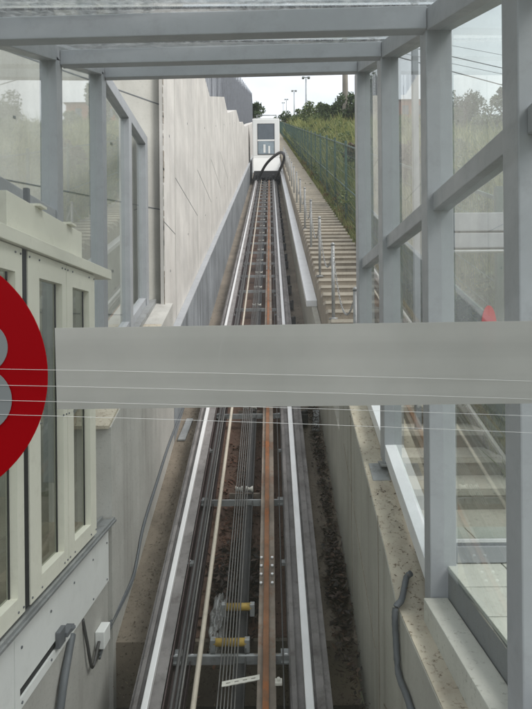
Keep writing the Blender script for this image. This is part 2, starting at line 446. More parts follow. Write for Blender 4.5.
# grey slat fence on top of the tall wall
fw = thing('slat_fence', 'dark grey vertical slat fence standing on top of the tall concrete wall', 'fence', (-2.1, 9, 4))
y = 9.0; k = 0
while y < 70:
    L = 2.4; bm = nb(); zb = S*y-.35; zt = S*(y)+2.95
    m_ = 12
    for i in range(m_):
        yy = y+L*i/m_; step = S*(yy-y)*.0
        box(bm, -2.12, -2.10-(.03 if i % 2 else 0), yy, yy+L/m_-.05, zb, zt+R.uniform(-.04, .04))
    f = part('slat_panel', bm, M['fence_grey'], fw)
    bm = nb(); box(bm, -2.16, -2.10, y-.03, y+.03, zb-.5, zt+.1); part('fence_post', bm, M['fence_grey'], fw)
    y += L

# ------------------------------------------------------------ right wall
rw = thing('track_side_wall', 'grey concrete wall right of the track carrying the shelter posts', 'wall', (.85, 0, -3))
tp = [(-1.5, -1.53), (2.4, -1.53), (3.22, -1.50), (3.5, -1.325), (5.1, -.60), (5.88, -.29)]
bm = nb(); prism(bm, [(-1.5, -3.6), (5.88, -2.6)] + tp[::-1], .70+DX, 1.0)
bmesh.ops.recalc_face_normals(bm, faces=bm.faces)
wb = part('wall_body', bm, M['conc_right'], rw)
bm = nb()
for (a, za), (b, zb) in zip(tp, tp[1:]):
    hexa(bm, [(x, y_, z_) for (dz) in (.001, .006) for (x, y_, z_) in ((.705+DX, a, za+dz), (.995, a, za+dz), (.995, b, zb+dz), (.705+DX, b, zb+dz))])
bmesh.ops.recalc_face_normals(bm, faces=bm.faces)
part('wall_top', bm, M['conc_top'], rw)
bm = nb()
for (a, b) in (((3.9, -2.1), (5.5, -1.0)), ((2.6, -2.0), (3.6, -2.3))):
    hexa(bm, [(x, yv, zv+dz) for dz in (-.006, .006) for x, yv, zv in ((.697+DX, a[0], a[1]), (.701+DX, a[0], a[1]), (.701+DX, b[0], b[1]), (.697+DX, b[0], b[1]))])
for yj in (3.75, 5.0): box(bm, .6972+DX, .7008+DX, yj-.004, yj+.004, S*yj-4.2, S*yj-2.62)
part('form_joint', bm, M['step_riser'], wb)

lw = thing('low_track_wall', 'low wall with a bright metal cap between the track and the stairs', 'wall', (.7, 6, -1))
bm = nb(); ibox(bm, .693, .785, 5.885, YE, 4.6, 3.25)
part('wall_body', bm, M['conc_right'], lw)
bm = nb(); ibox(bm, .605, .79, 9.8, YE, 3.247, 3.14, .008)
part('metal_cap', bm, M['galv_lt'], lw)

# ------------------------------------------------------------ platform, kerb on the right
bm = nb(); box(bm, .80, .93, -1.5, 3.05, -1.535, -1.38, .008)
struct('kerb', bm, M['kerb'], 'pale kerb beside the right platform')
bm = nb(); box(bm, .935, 4.5, -1.5, 3.75, -1.9, -1.236)
struct('platform_base', bm, M['side'], 'base of the tiled platform')
bm = nb()
for i in range(12):
    for j in range(8):
        x0 = .937+j*.30; y0 = 3.7-(i+1)*.30
        if y0 < .2: continue
        box(bm, x0, x0+.292, y0, y0+.292, -1.236, -1.215, .003)
struct('platform_tiles', bm, M['tile'], 'pale square tiles of the right platform')

# ------------------------------------------------------------ staircase
st = thing('staircase', 'long straight flight of concrete steps climbing beside the track', 'stairs', (1.3, 3.7, -1.3))
rise = S*.385
meshes = {}
first = None
bmr = nb()
for i in range(420):
    y0 = 3.72+.385*i
    if y0 > 165: break
    z = S*y0-2.83+rise
    x0 = 1.005 if y0 < 5.7 else .795
    x1 = 1.80
    tgt = nb() if i < 99 else bmr
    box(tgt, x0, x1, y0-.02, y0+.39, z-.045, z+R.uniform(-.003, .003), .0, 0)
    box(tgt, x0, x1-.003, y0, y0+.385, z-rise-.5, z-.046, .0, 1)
    if i < 99: part('step', tgt, [M['step_top'], M['step_riser']], st)
part('upper_steps', bmr, [M['step_top'], M['step_riser']], st, kind='stuff')

# chain posts and chains
posts_y = [5.75]+[7.8+2.08*i for i in range(14)]
def zs(Y): return S*Y-2.80+.05
ordw = ['hidden behind the grey shelter post', 'nearest in clear view beside the stairs', 'second in clear view going uphill', 'third in clear view going uphill',
        'fourth in clear view going uphill', 'fifth in clear view going uphill']
protos = None
for i, Y in enumerate(posts_y):
    lab = ('thin steel post on the stair edge, ' + ordw[i]) if i < 6 else 'distant thin steel post on the stair edge, one of those nearest the white cabin'
    loc = Vector((.85, Y, zs(Y)))
    if protos is None:
        t = thing('chain_post', lab, 'post', loc, 'thin posts along the stair edge')
        bm = nb(); tube(bm, [loc, loc+Vector((0, 0, 1.0))], .024, 10); part('shaft', bm, M['galv'], t)
        bm = nb(); tube(bm, [loc+Vector((0, 0, -.02)), loc+Vector((0, 0, .012))], .06, 12); part('base_plate', bm, M['galv'], t)
        bm = nb(); tube(bm, [loc+Vector((0, 0, 1.0)), loc+Vector((0, 0, 1.02)), loc+Vector((0, 0, 1.04))], [.028, .028, .012], 10); part('cap', bm, M['galv'], t)
        protos = t
    else: dup(protos, loc-Vector((.85, posts_y[0], zs(posts_y[0]))), lab)
def chain(a, b, sag, lab, gap):
    bm = nb(); n_ = 60
    P = []
    for k in range(n_+1):
        t = k/n_; p = a.lerp(b, t); p.z -= sag*4*t*(1-t); P.append(p)
    for k in range(n_):   # oval links alternating in direction
        p, q = P[k], P[k+1]; d_ = (q-p); c_ = (p+q)/2; u = d_.normalized()
        s1 = u.cross(Vector((1, 0, 0))).normalized() if k % 2 else Vector((1, 0, 0))
        ring = [c_ + u*(d_.length*.72*math.cos(2*math.pi*j/8)) + s1*(.011*math.sin(2*math.pi*j/8)) for j in range(9)]
        tube(bm, ring, .0035, 4, False)
    solo('chain', bm, M['galv'], lab, 'chain', a, 'sagging chains between the stair posts')
for i in range(6):
    a = Vector((.85, posts_y[i], zs(posts_y[i])+.97)); b = Vector((.85, posts_y[i+1], zs(posts_y[i+1])+.97))
    chain(a, b, .5, 'sagging pale chain, ' + ['lowest, dropping behind the grey shelter post', 'between the first two posts in clear view', 'between the second and third clear posts',
          'between the third and fourth clear posts', 'between the fourth and fifth clear posts', 'highest of the visible chains on the stairs'][i], i)

# ------------------------------------------------------------ funicular track
tr = thing('funicular_track', 'inclined track with two bright rails, steel ties and a rusty centre guide', 'track', (-.33, 4, -2.6))
Y0, Y1 = 2.2, 60
def rail(xa, xb, ha, hb, name_w):
    bm = nb(); w_ = xb-xa; 
    ibox(bm, xa+DX, xb+DX, -1.0, YE, 4.33, 4.30); ibox(bm, xa+DX, xb+DX, -1.0, YE, 4.10, 4.05)
    m_ = (ha+hb)/2; ibox(bm, m_-.03+DX, m_+.03+DX, -1.0, YE, 4.299, 4.101)
    for s_ in (0, 1):
        e = xa+DX+.004 if s_ == 0 else xb+DX-.016
        ibox(bm, e, e+.012, -1.0, YE, 4.299, 4.101)
    p = part('running_beam', bm, M['flange'], tr)
    bm = nb(); ibox(bm, ha+DX, hb+DX, -1.0, YE, 4.047, 3.99, .006)
    part('rail_head', bm, M['rail'], p)
    return p
rl = rail(-.99, -.775, -.90, -.855, 'l')
rr = rail(.12, .41, .220, .280, 'r')
bm = nb(); ibox(bm, .30+DX, .36+DX, -1, YE, 4.046, 4.02); ibox(bm, .13+DX, .165+DX, -1, YE, 4.046, 4.0); part('side_flange', bm, M['flange'], rr)
bm = nb(); ibox(bm, -.965+DX, -.935+DX, -1, YE, 4.046, 4.02); part('side_flange', bm, M['flange'], rl)
# rusty guide
bm = nb(); ibox(bm, -.115+DX, .02+DX, -1, YE, 4.08, 4.045); ibox(bm, -.065+DX, -.03+DX, -1, YE, 4.30, 4.081); 
ibox(bm, -.115+DX, .02+DX, -1, YE, 4.33, 4.301)
gr = part('guide_rail', bm, M['rust'], tr)
bm = nb(); ibox(bm, -.075+DX, -.03+DX, -1, YE, 4.044, 4.005, .004); part('guide_head', bm, M['rust2'], gr)
for j in range(5):
    yb = 4.95+j*2.9*1.77
    for q in range(4):
        for xx in (-.10, -.002):
            p = inc(xx+DX, yb+q*.095, 4.045); bm = nb(); tube(bm, [p, p+Vector((0, -.004, .018))], .013, 6); part('bolt', bm, M['rail'], gr)
# pipes
for xx, r_, mt, nm, hh in ((-.70, .013, 'pipe_dark', 'cable_run', 4.02), (-.665, .016, 'pipe_dark', 'cable_run', 4.03), (-.545, .020, 'pipe_beige', 'service_pipe', 4.0), (.075, .006, 'pipe_dark', 'signal_cable', 4.0), (-.64, .008, 'rope', 'signal_cable', 4.0)):
    bm = nb(); tube(bm, [inc(xx+DX, -1+3.0*k, hh) for k in range(0, 62)], r_, 8); part(nm, bm, M[mt], tr)
bm = nb(); ibox(bm, -.30+DX, -.205+DX, -1, YE, 4.2, 4.14); ibox(bm, -.30+DX, -.292+DX, -1, YE, 4.139, 4.09); ibox(bm, -.213+DX, -.205+DX, -1, YE, 4.139, 4.09)
part('cable_tray', bm, M['tray'], tr)
bm = nb(); ibox(bm, -.765+DX, -.625+DX, -1, YE, 4.14+.06, 4.135+.055); ibox(bm, -.765+DX, -.757+DX, -1, YE, 4.189, 4.05); ibox(bm, -.633+DX, -.625+DX, -1, YE, 4.189, 4.12)
part('cable_tray', bm, M['maroon'], tr)
# ties
k = 0; Y = 4.33
while Y < 75:
    bm = nb(); ibox(bm, -.775+DX, .145+DX, Y, Y+.075, 4.15, 4.135); ibox(bm, -.775+DX, .145+DX, Y, Y+.012, 4.134, 4.085)
    t = part('cross_tie', bm, M['galv'], tr)
    if Y < 22:
        for xx in (-.745, .105):
            bm = nb(); ibox(bm, xx-.045+DX, xx+.045+DX, Y-.02, Y+.10, 4.1345, 4.120, .003); part('end_plate', bm, M['galv'], t)
        for xx in (-.74, -.62, -.135, .035, .10):
            bm = nb(); p = inc(xx+DX, Y+.035, 4.134); tube(bm, [p, p+Vector((0, -.006, .03))], .016, 6)
            part('bolt', bm, M['rail' if abs(xx) > .2 or xx == .10 else 'rust'], t)
    if k in (0,):
        for dy in (.10, .42):
            bm = nb(); a, b = inc(-.46+DX+(.06 if dy > .2 else 0), Y+dy, 4.07), inc(-.205+DX+(.03 if dy > .2 else 0), Y+dy, 4.07)
            tube(bm, [a, b], .031, 12); rol = part('roller', bm, M['yellow'], t, 'yellow rope roller')
            bm = nb()
            for e in (a, b):
                s_ = -1 if e is a else 1
                box(bm, e.x+s_*.005-.02, e.x+s_*.005+.02, e.y-.03, e.y+.03, e.z-.07, e.z+.03, .004)
            part('roller_bracket', bm, M['galv'], t)
    else:
        bm = nb()
        for cx in (-.36, -.245):
            a = inc(cx-.038+DX, Y+.14, 4.06); b = inc(cx+.038+DX, Y+.14, 4.06)
            tube(bm, [a.lerp(b, q) for q in (0, .15, .5, .85, 1)], [.036, .034, .016, .034, .036] if cx > -.3 else [.036, .034, .018, .034, .036], 12)
        part('roller', bm, M['white_pl'], t, 'pale waisted rope rollers')
        bm = nb(); box(bm, -.47+DX, -.13+DX, Y+.17, Y+.2, S*Y-4.12, S*Y-4.06, .003); part('roller_bracket', bm, M['rust'], t)
    # side clips between ties
    if Y < 30:
        bm = nb()
        for xx in (-.76, .125):
            p = inc(xx+DX, Y+.92, 4.09); box(bm, p.x-.04, p.x+.04, p.y-.04, p.y+.04, p.z-.02, p.z+.01, .003)
            tube(bm, [p, p+Vector((0, 0, .03))], .012, 6)
        part('rail_clip', bm, M['galv'], tr)
    Y += 1.77 if k < 3 else 1.3; k += 1
# dark clamps right of the right rail
bm = nb(); Y = 8
while Y < 40:
    p = inc(.46+DX, Y, 4.2); box(bm, p.x-.05, p.x+.05, p.y-.08, p.y+.08, p.z-.1, p.z+.05, .01)
    tube(bm, [p+Vector((-.05, .0, .05)), p+Vector((.05, 0, .08))], .03, 8); Y += R.uniform(.8, 1.5)
part('rail_anchors', bm, M['black'], tr)
# haul ropes
for i in range(6):
    bm = nb(); xx = -.385+DX+i*.024
    tube(bm, [inc(xx, -1+.4*q, 4.02+.004*math.sin(q*.8+i)) for q in range(97)], .0055, 6)
    solo('haul_rope', bm, M['rope'], ['thin steel rope, leftmost of the bundle in the middle of the track', 'thin steel rope, second from left in the middle bundle', 'thin steel rope, third from left in the middle bundle',
        'thin steel rope, third from right in the middle bundle', 'thin steel rope, second from right in the middle bundle', 'thin steel rope, rightmost of the bundle in the middle of the track'][i], 'rope', (xx, 3, -2.8), 'steel ropes running up the middle of the track')
# perforated strip
bm = nb()
a = pix(217, 687, Y=3.97); b = pix(255, 680, Y=4.0)
for q in range(9):
    if q % 2 == 0:
        u, v = a.lerp(b, q/9), a.lerp(b, (q+1)/9)
        hexa(bm, [u, v, v+Vector((0, .034, .013)), u+Vector((0, .034, .013)), u+Vector((0, 0, .004)), v+Vector((0, 0, .004)), v+Vector((0, .034, .017)), u+Vector((0, .034, .017))])
    for s_ in (0, .022):
        u, v = a.lerp(b, q/9)+Vector((0, s_, s_*.4)), a.lerp(b, (q+1)/9)+Vector((0, s_, s_*.4))
        hexa(bm, [u, v, v+Vector((0, .014, .006)), u+Vector((0, .014, .006)), u+Vector((0, 0, .005)), v+Vector((0, 0, .005)), v+Vector((0, .014, .011)), u+Vector((0, .014, .011))])
bmesh.ops.recalc_face_normals(bm, faces=bm.faces)
solo('perforated_strip', bm, M['white_pl'], 'small white perforated metal strip lying across the ropes at the bottom of the photo', 'metal strip', a)
p = pix(274, 682, Y=3.97); bm = nb(); box(bm, p.x-.025, p.x+.025, p.y-.03, p.y+.03, p.z-.01, p.z+.01, .004); tube(bm, [p, p+Vector((0, 0, .03))], .012, 6)
solo('metal_clip', bm, M['white_pl'], 'small white square clip on the right edge of the rusty rail', 'clip', p)

# ------------------------------------------------------------ shelter (frame)
sh = thing('glass_shelter', 'grey steel framed glass shelter over the foot of the track', 'shelter', (.9, 3, -1.5))
def rz(Y): return 1.66+.378*(Y-3.06)      # underside of roof beams
PR = [(.84, 1.93, 2.06, .14, -1.54), (.84, 3.055, 3.175, .142, -1.51), (.84, 4.28, 4.44, .132, -.93), (.84, 5.46, 5.62, .125, -.42)]
for X, ya, yb, w_, zb in PR:
    bm = nb(); box(bm, X, X+w_, ya, yb, zb, rz(ya)+.04, .006)
    p = part('post', bm, M['steel'], sh)
    bm = nb(); box(bm, X-.035, X+w_+.02, ya-.05, yb+.04, zb-.012, zb+.004, .002)
    part('base_plate', bm, M['galv'], p)
PL = [(3.06, 3.18, -1.45), (4.28, 4.40, -1.05), (5.44, 5.58, -.3), (6.48, 6.60, .1), (7.34, 7.46, .45)]
for i, (ya, yb, zb) in enumerate(PL):
    x1 = -1.595
    bm = nb(); zt = rz(ya)+.04 if i < 3 else 2.55
    box(bm, x1-.13 if i < 3 else x1-.10, x1, ya, yb, zb, zt, .006)
    part('post', bm, M['steel'], sh)
# transoms right
for (ya, yb) in ((2.06, 3.055), (3.175, 4.28), (4.44, 5.46)):
    bm = nb(); box(bm, .872, .962, ya-.002, yb+.002, .69, .785, .005); part('transom', bm, M['steel'], sh)
bm = nb(); box(bm, .872, .962, -1, 1.93, .69, .785, .005); part('transom', bm, M['steel'], sh)
# left transom
bm = nb(); box(bm, -1.70, -1.61, -1, 4.28, .89, 1.0, .005); part('transom', bm, M['steel'], sh)
bm = nb(); ibox(bm, -1.70, -1.61, 4.45, 7.33, 2.40, 2.30, .004); part('transom', bm, M['steel'], sh)
# inclined sill right
bm = nb(); ibox(bm, .845, .93, 3.19, 5.45, 2.62, 2.50, .004, .40); part('sill', bm, M['galv_lt'], sh)
# level top rail left
bm = nb(); box(bm, -1.70, -1.598, 5.58, 7.46, 2.552, 2.68, .005); part('top_rail', bm, M['steel'], sh)
# roof side beams
for (xa, xb) in ((.845, .985), (-1.73, -1.595)):
    bm = nb(); b = nb()
    ya, yb = -1.0, 5.60
    hexa(b, [(xa, ya, rz(ya)), (xb, ya, rz(ya)), (xb, yb, rz(yb)), (xa, yb, rz(yb)), (xa, ya, rz(ya)+.12), (xb, ya, rz(ya)+.12), (xb, yb, rz(yb)+.12), (xa, yb, rz(yb)+.12)])
    bevmerge(bm, b, .005); part('roof_side_beam', bm, M['steel'], sh)
for (ya, hh) in ((.9, .12), (1.95, .12), (3.07, .125), (4.30, .112), (5.47, .105)):
    bm = nb(); b = nb(); xa, xb = -1.593, .843; z = rz(ya)-.004
    sk = .0; ybk = ya+.07
    hexa(b, [(xa, ya+.05, z), (xb, ya-.03, z), (xb, ybk-.03, z+.0), (xa, ybk+.05, z+.0), (xa, ya+.05, z+hh), (xb, ya-.03, z+hh), (xb, ybk-.03, z+hh+.0), (xa, ybk+.05, z+hh+.0)])
    bevmerge(bm, b, .005); part('roof_cross_beam', bm, M['steel'], sh)
# roof glass
for a, b in ((.9, 1.95), (1.95, 3.07), (3.07, 4.30), (4.30, 5.50)):
    bm = nb(); z0, z1 = rz(a)+.135, rz(b)+.135
    hexa(bm, [(-1.72, a+.01, z0), (.97, a+.01, z0), (.97, b-.01, z1), (-1.72, b-.01, z1), (-1.72, a+.01, z0+.012), (.97, a+.01, z0+.012), (.97, b-.01, z1+.012), (-1.72, b-.01, z1+.012)])
    part('roof_pane', bm, M['roofglass'], sh)
# side panes (thin sheets)
def pane(x, ya, yb, za0, za1, zb0, zb1, parent=sh, mat='glass'):
    bm = nb(); bm.faces.new([bm.verts.new(v) for v in ((x, ya, za0), (x, yb, zb0), (x, yb, zb1), (x, ya, za1))])
    part('glass_pane', bm, M[mat], parent)
for (ya, yb, b0, b1) in ((2.06, 3.055, -1.22, -1.22), (3.175, 4.28, -1.2, -.82), (4.44, 5.46, -.75, -.36)):
    pane(.915, ya, yb, b0, rz(ya), b1, rz(yb))
pane(.915, -1, 1.93, -1.22, .2, -1.22, rz(1.93))
pane(-1.655, .5, 3.06, -1.4, rz(.5), -1.4, rz(3.06)); pane(-1.655, 3.18, 4.28, -1.4, rz(3.18), -1.4, rz(4.28))
pane(-1.655, 4.40, 5.44, -.6, rz(4.4), -.2, rz(5.44)); pane(-1.655, 5.58, 6.5, -.1, 2.56, .22, 2.56); pane(-1.655, 6.61, 7.33, .3, 2.56, .6, 2.56)
# small white sticker on nearest post
bm = nb(); box(bm, .885, .93, 1.926, 1.9285, .70, .76); part('sticker', bm, M['white_pl'], sh)

# glass partition right of post
gp = thing('glass_partition', 'glass screen with a double grey rail across the right platform in front of the stairs', 'glass screen', (1.5, 3.1, -1.21))
bm = nb()
box(bm, .99, 3.4, 3.08, 3.14, .585, .685, .004); box(bm, .99, 3.4, 3.08, 3.14, .495, .575, .004)
part('middle_rail', bm, M['steel'], gp)
bm = nb(); box(bm, .99, 3.4, 3.08, 3.14, -1.21, -1.12, .004); part('bottom_rail', bm, M['steel'], gp)
bm = nb(); box(bm, .99, 3.4, 3.085, 3.10, -1.10, -1.085); box(bm, .99, 3.4, 3.076, 3.144, .475, .482); part('glazing_bead', bm, M['galv_lt'], gp)
bm = nb(); box(bm, 2.3, 2.42, 3.06, 3.16, -1.21, 2.2, .005); part('post', bm, M['steel'], gp)
for z0, z1 in ((-1.11, .495), (.685, 2.1)):
    bm = nb(); bm.faces.new([bm.verts.new(v) for v in ((.985, 3.11, z0), (2.3, 3.11, z0), (2.3, 3.11, z1), (.985, 3.11, z1))]); part('glass_pane', bm, M['glass'], gp)
# flat red oval on the partition
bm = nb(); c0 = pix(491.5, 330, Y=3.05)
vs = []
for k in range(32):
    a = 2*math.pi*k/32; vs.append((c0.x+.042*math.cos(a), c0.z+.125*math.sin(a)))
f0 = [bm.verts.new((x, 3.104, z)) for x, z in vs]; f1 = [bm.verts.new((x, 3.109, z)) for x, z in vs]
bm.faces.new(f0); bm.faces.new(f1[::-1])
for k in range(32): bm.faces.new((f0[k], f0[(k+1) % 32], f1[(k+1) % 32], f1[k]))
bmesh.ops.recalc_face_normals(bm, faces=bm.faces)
part('red_oval', bm, M['red'], gp, 'narrow red oval on the glass')
# outer thin post
bm = nb(); box(bm, 1.235, 1.285, 4.9, 4.96, -1.1, 3.2, .004)
solo('outer_post', bm, M['steel'], 'slim pale steel post standing on the stairs behind the glass, seen between two shelter posts', 'post', (1.26, 4.93, -1.0))

# ------------------------------------------------------------ gate on the left
gt = thing('platform_gate', 'cream steel sliding gate with narrow windows above a white panel left of the track', 'gate', (-1.35, 3.5, -1.45))
bm = nb(); box(bm, -1.40, -1.27, 1.6, 4.55, .50, .572, .004); hd = part('header_rail', bm, M['cream'], gt)
bm = nb(); box(bm, -1.40, -1.33, 2.88, 4.02, .573, .775, .003); part('fascia', bm, M['cream'], gt)
bm = nb(); box(bm, -1.43, -1.402, 2.3, 2.87, .573, .80, .003); box(bm, -1.43, -1.402, 3.3, 3.33, .573, .9); part('bracket', bm, M['steel_dark'], gt)
bm = nb()
for yy in (3.22, 3.72): box(bm, -1.42, -1.30, yy, yy+.10, .776, .79)
part('bracket', bm, M['cream'], gt)
x1 = -1.30; x0 = -1.36
def leaf(y0, y1, wins, z0=-1.40, z1=.495):
    bm = nb(); lo, hi = z0+.10, z1-.13
    ys_ = [y0]
    for a, b in wins: ys_ += [a, b]
    ys_.append(y1)
    for i in range(0, len(ys_), 2): box(bm, x0, x1, ys_[i], ys_[i+1], z0, z1)
    for a, b in wins:
        box(bm, x0, x1, a, b, z0, lo); box(bm, x0, x1, a, b, hi, z1)
    bmesh.ops.remove_doubles(bm, verts=bm.verts, dist=.0001)
    p = part('gate_leaf', bm, M['cream'], gt)
    bm = nb()
    for a, b in wins:
        bm.faces.new([bm.verts.new(v) for v in ((x0+.012, a, lo), (x0+.012, b, lo), (x0+.012, b, hi), (x0+.012, a, hi))])
    part('window_pane', bm, M['gate_glass'], p)
    bm = nb()
    for a, b in wins:
        box(bm, x0+.013, x0+.02, b-.012, b-.001, lo, hi); box(bm, x0+.013, x0+.02, a+.001, a+.008, lo, hi)
    part('window_seal', bm, M['seal'], p)
    bm = nb()
    for yy in [v for v in ys_]:
        for zz in (z1-.03, -.45, z0+.03):
            yv = min(max(yy, y0+.02), y1-.02); tube(bm, [(x1, yv, zz), (x1+.005, yv, zz)], .006, 6)
    part('screws', bm, M['steel_dark'], p)
leaf(3.05, 3.62, [(3.20, 3.55)])
leaf(3.627, 4.20, [(3.735, 4.07)])
leaf(2.1, 2.98, [(2.2, 2.90)])
bm = nb(); box(bm, x0+.01, x1-.005, 2.985, 3.045, -1.40, .495); part('gasket', bm, M['seal'], gt)
# far jamb post closes onto wall
bm = nb(); box(bm, -1.62, -1.56, 2.5, 2.60, -1.45, 2.0, .004); part('jamb', bm, M['steel'], gt)
# track ledge + panel
bm = nb(); box(bm, -1.46, -1.262, -1, 4.6, -1.44, -1.425); box(bm, -1.39, -1.37, -1, 4.6, -1.424, -1.402); box(bm, -1.292, -1.275, -1, 4.6, -1.424, -1.408)
part('bottom_track', bm, M['galv'], gt)
bm = nb()
slot = (2.98, 3.50, -1.865, -1.81)
xa, xb = -1.343, -1.33
ya, yb, za, zb = 2.92, 4.6, -1.92, -1.445
box(bm, xa, xb, ya, slot[0], za, zb); box(bm, xa, xb, slot[1], yb, za, zb); box(bm, xa, xb, slot[0], slot[1], za, slot[2]); box(bm, xa, xb, slot[0], slot[1], slot[3], zb)
bmesh.ops.remove_doubles(bm, verts=bm.verts, dist=.0001)
pn = part('lower_panel', bm, M['panel'], gt)
bm = nb()
for yy in (3.0, 3.4, 3.8, 4.2, 4.55):
    for zz in (-1.49, -1.60, -1.89): tube(bm, [(xb, yy, zz), (xb+.005, yy, zz)], .008, 8)
part('screws', bm, M['steel_dark'], pn)
bm = nb(); box(bm, xa, xb, -1, 2.915, za, zb); part('lower_panel', bm, M['panel'], gt)
bm = nb(); box(bm, -1.3445, -1.3435, slot[0]-.01, slot[1]+.01, slot[2]-.01, slot[3]+.01); part('slot_back', bm, M['seal'], gt)
bm = nb(); box(bm, xb, xb+.03, 3.46, 3.56, -1.86, -1.76, .006); box(bm, xb, xb+.05, 3.54, 3.66, -1.83, -1.80, .004); tube(bm, [(xb+.02, 3.62, -1.84), (xb+.06, 3.62, -1.80)], .015, 8)
part('latch', bm, M['steel_dark'], gt)

# conduits
XL = -1.30+DX
pts = [(181, 405), (166.6, 439.5), (153.4, 479), (139, 523.7), (132, 558), (126, 580)]
def onwall(lst, X): return [Vector((X, X*F/(x-PX), (HY-y)/F*(X*F/(x-PX)))) for x, y in lst]
for i, off in enumerate((0, .03)):
    bm = nb(); P = [p+Vector((.014, 0, -off)) for p in onwall(pts, XL)]; P += [Vector((XL-.01, 4.55, P[-1].z-.1)), Vector((XL-.01, 4.3, P[-1].z-.18))]
    tube(bm, smooth_path(P), .011, 8)
    solo('wall_conduit', bm, M['conduit'], ['grey conduit clipped low along the left channel wall, upper of the pair', 'grey conduit clipped low along the left channel wall, lower of the pair'][i], 'conduit', P[0], 'conduits on the left channel wall')
bm = nb(); q = Vector((-1.342, 4.36, -2.24)); box(bm, q.x, q.x+.07, q.y-.09, q.y+.07, q.z-.06, q.z+.07, .006)
jb = thing('junction_box', 'small pale junction box on the pit wall below the white panel', 'junction box', q)
part('box_body', bm, M['panel'], jb)
bm = nb(); tube(bm, smooth_path([q+Vector((.03, -.09, 0)), q+Vector((.03, -.25, -.1)), q+Vector((.02, -.33, .12)), q+Vector((.0, -.36, .3))]), .012, 8); part('cable_tail', bm, M['pipe_dark'], jb)
bm = nb(); P = [(-1.33, 3.75, -1.92), (-1.31, 3.55, -2.1), (-1.31, 3.4, -2.35), (-1.33, 3.1, -2.6), (-1.33, 2.7, -2.75)]
tube(bm, smooth_path(P), .026, 10)
solo('hose', bm, M['conduit'], 'thick dark hose hanging down the pit wall under the latch', 'hose', P[0])
bm = nb(); P = [(407.8, 562, .80, -1.20), (402, 570, .76, -1.2)]
A = [Vector((.80, 3.32, -1.36)), Vector((.775, 3.33, -1.39)), Vector((.74, 3.25, -1.435)), Vector((.71, 3.18, -1.455)), Vector((.675, 3.15, -1.475)), Vector((.666, 3.14, -1.53)), Vector((.668, 3.13, -1.64)), Vector((.668, 3.07, -1.80)), Vector((.668, 2.85, -1.81)), Vector((.668, 2.5, -1.88)), Vector((.668, 2.1, -1.95))]
A2 = []
tube(bm, smooth_path(A, 5), [.017+.0015*(k % 2) for k in range(len(smooth_path(A, 5)))], 10)
solo('corrugated_pipe', bm, M['conduit'], 'dark grey corrugated pipe hanging over the right wall edge', 'pipe', A[4])
# bracket plate by post
bm = nb(); p = Vector((.80, 4.2, -.985)); hexa(bm, [(.73, 4.15, -1.035), (.86, 4.15, -1.035), (.86, 4.33, -.95), (.73, 4.33, -.95), (.73, 4.15, -1.02), (.86, 4.15, -1.02), (.86, 4.33, -.935), (.73, 4.33, -.935)])
bmesh.ops.recalc_face_normals(bm, faces=bm.faces)
solo('anchor_plate', bm, M['galv'], 'rusty edged metal plate on the right wall top at the foot of the middle post', 'metal plate', p)

# ------------------------------------------------------------ debris
def litter(name, cx, cy, wx, wy, n_, s, label, mat='leaf_litter', hh=4.33, lift=.05, level=None):
    V, Fc = [], []
    for i in range(n_):
        x = R.gauss(cx, wx); y = R.gauss(cy, wy)
        z = (level if level is not None else S*y-hh)+.005+abs(R.gauss(0, lift))
        a = R.uniform(0, 6.28); t = R.uniform(-.6, .6); l = s*R.uniform(.5, 1.3); w_ = l*R.uniform(.15, .6)
        u = Vector((math.cos(a), math.sin(a), math.sin(t)))*l; v = Vector((-math.sin(a), math.cos(a), R.uniform(-.5, .5)))*w_
        c = Vector((x, y, z)); k_ = len(V)
        V += [c-u, c-v, c+u, c+v]; Fc.append((k_, k_+1, k_+2, k_+3))
    o = raw(name, V, Fc, M[mat]); o['label'] = label; o['category'] = 'debris'; o['kind'] = 'stuff'
litter('leaf_litter', .58, 5.25, .05, .33, 900, .035, 'dark leaf litter in the channel right of the track')
litter('leaf_litter', -.33, 5.2, .11, .25, 2400, .035, 'dark leaf litter piled between the rails behind the yellow rollers')
litter('fallen_leaves', -.3, 9, .5, 5, 2200, .015, 'scattered dead leaves and grit along the trackbed', 'leaf_brown', 4.33, .004)
litter('wall_top_leaves', .80, 4.3, .05, .9, 500, .010, 'leaf crumbs on top of the right wall', 'leaf_brown', 2.66, .004)
litter('edge_grit', .60, 7.2, .045, 2.0, 2600, .025, 'black grit along the foot of the right wall')
litter('grit', -1.14, 8, .05, 2.6, 1500, .009, 'brown grit and chips along the left channel', 'leaf_brown', 4.33, .004)
litter('grit', -.35, 8, .2, 2.6, 1200, .009, 'brown grit between the rails', 'leaf_brown', 4.322, .004)
litter('fallen_leaves', -.35, 6.4, .16, .7, 900, .03, 'rust coloured leaves between the rails', 'leaf_rust', 4.322, .012)
# plastic bag
bm = nb(); bmesh.ops.create_icosphere(bm, subdivisions=4, radius=1)
for v in bm.verts:
    c = v.co.copy(); nn = .22*math.sin(c.x*9+c.z*5)+.18*math.sin(c.y*11-c.x*7)+.12*math.sin(c.z*17+c.y*5)
    v.co = Vector((c.x*.065, c.y*.28, c.z*.05))*(1+nn)
for f in bm.faces: f.smooth = True
bc = Vector((-.47, 4.82, S*4.82-4.26)); bmesh.ops.rotate(bm, verts=bm.verts, cent=(0, 0, 0), matrix=Matrix.Rotation(math.atan(S), 3, 'X'))
bmesh.ops.translate(bm, verts=bm.verts, vec=bc)
solo('plastic_bag', bm, M['bag'], 'crumpled clear plastic bag between the rails beside the yellow rollers', 'plastic bag', bc)
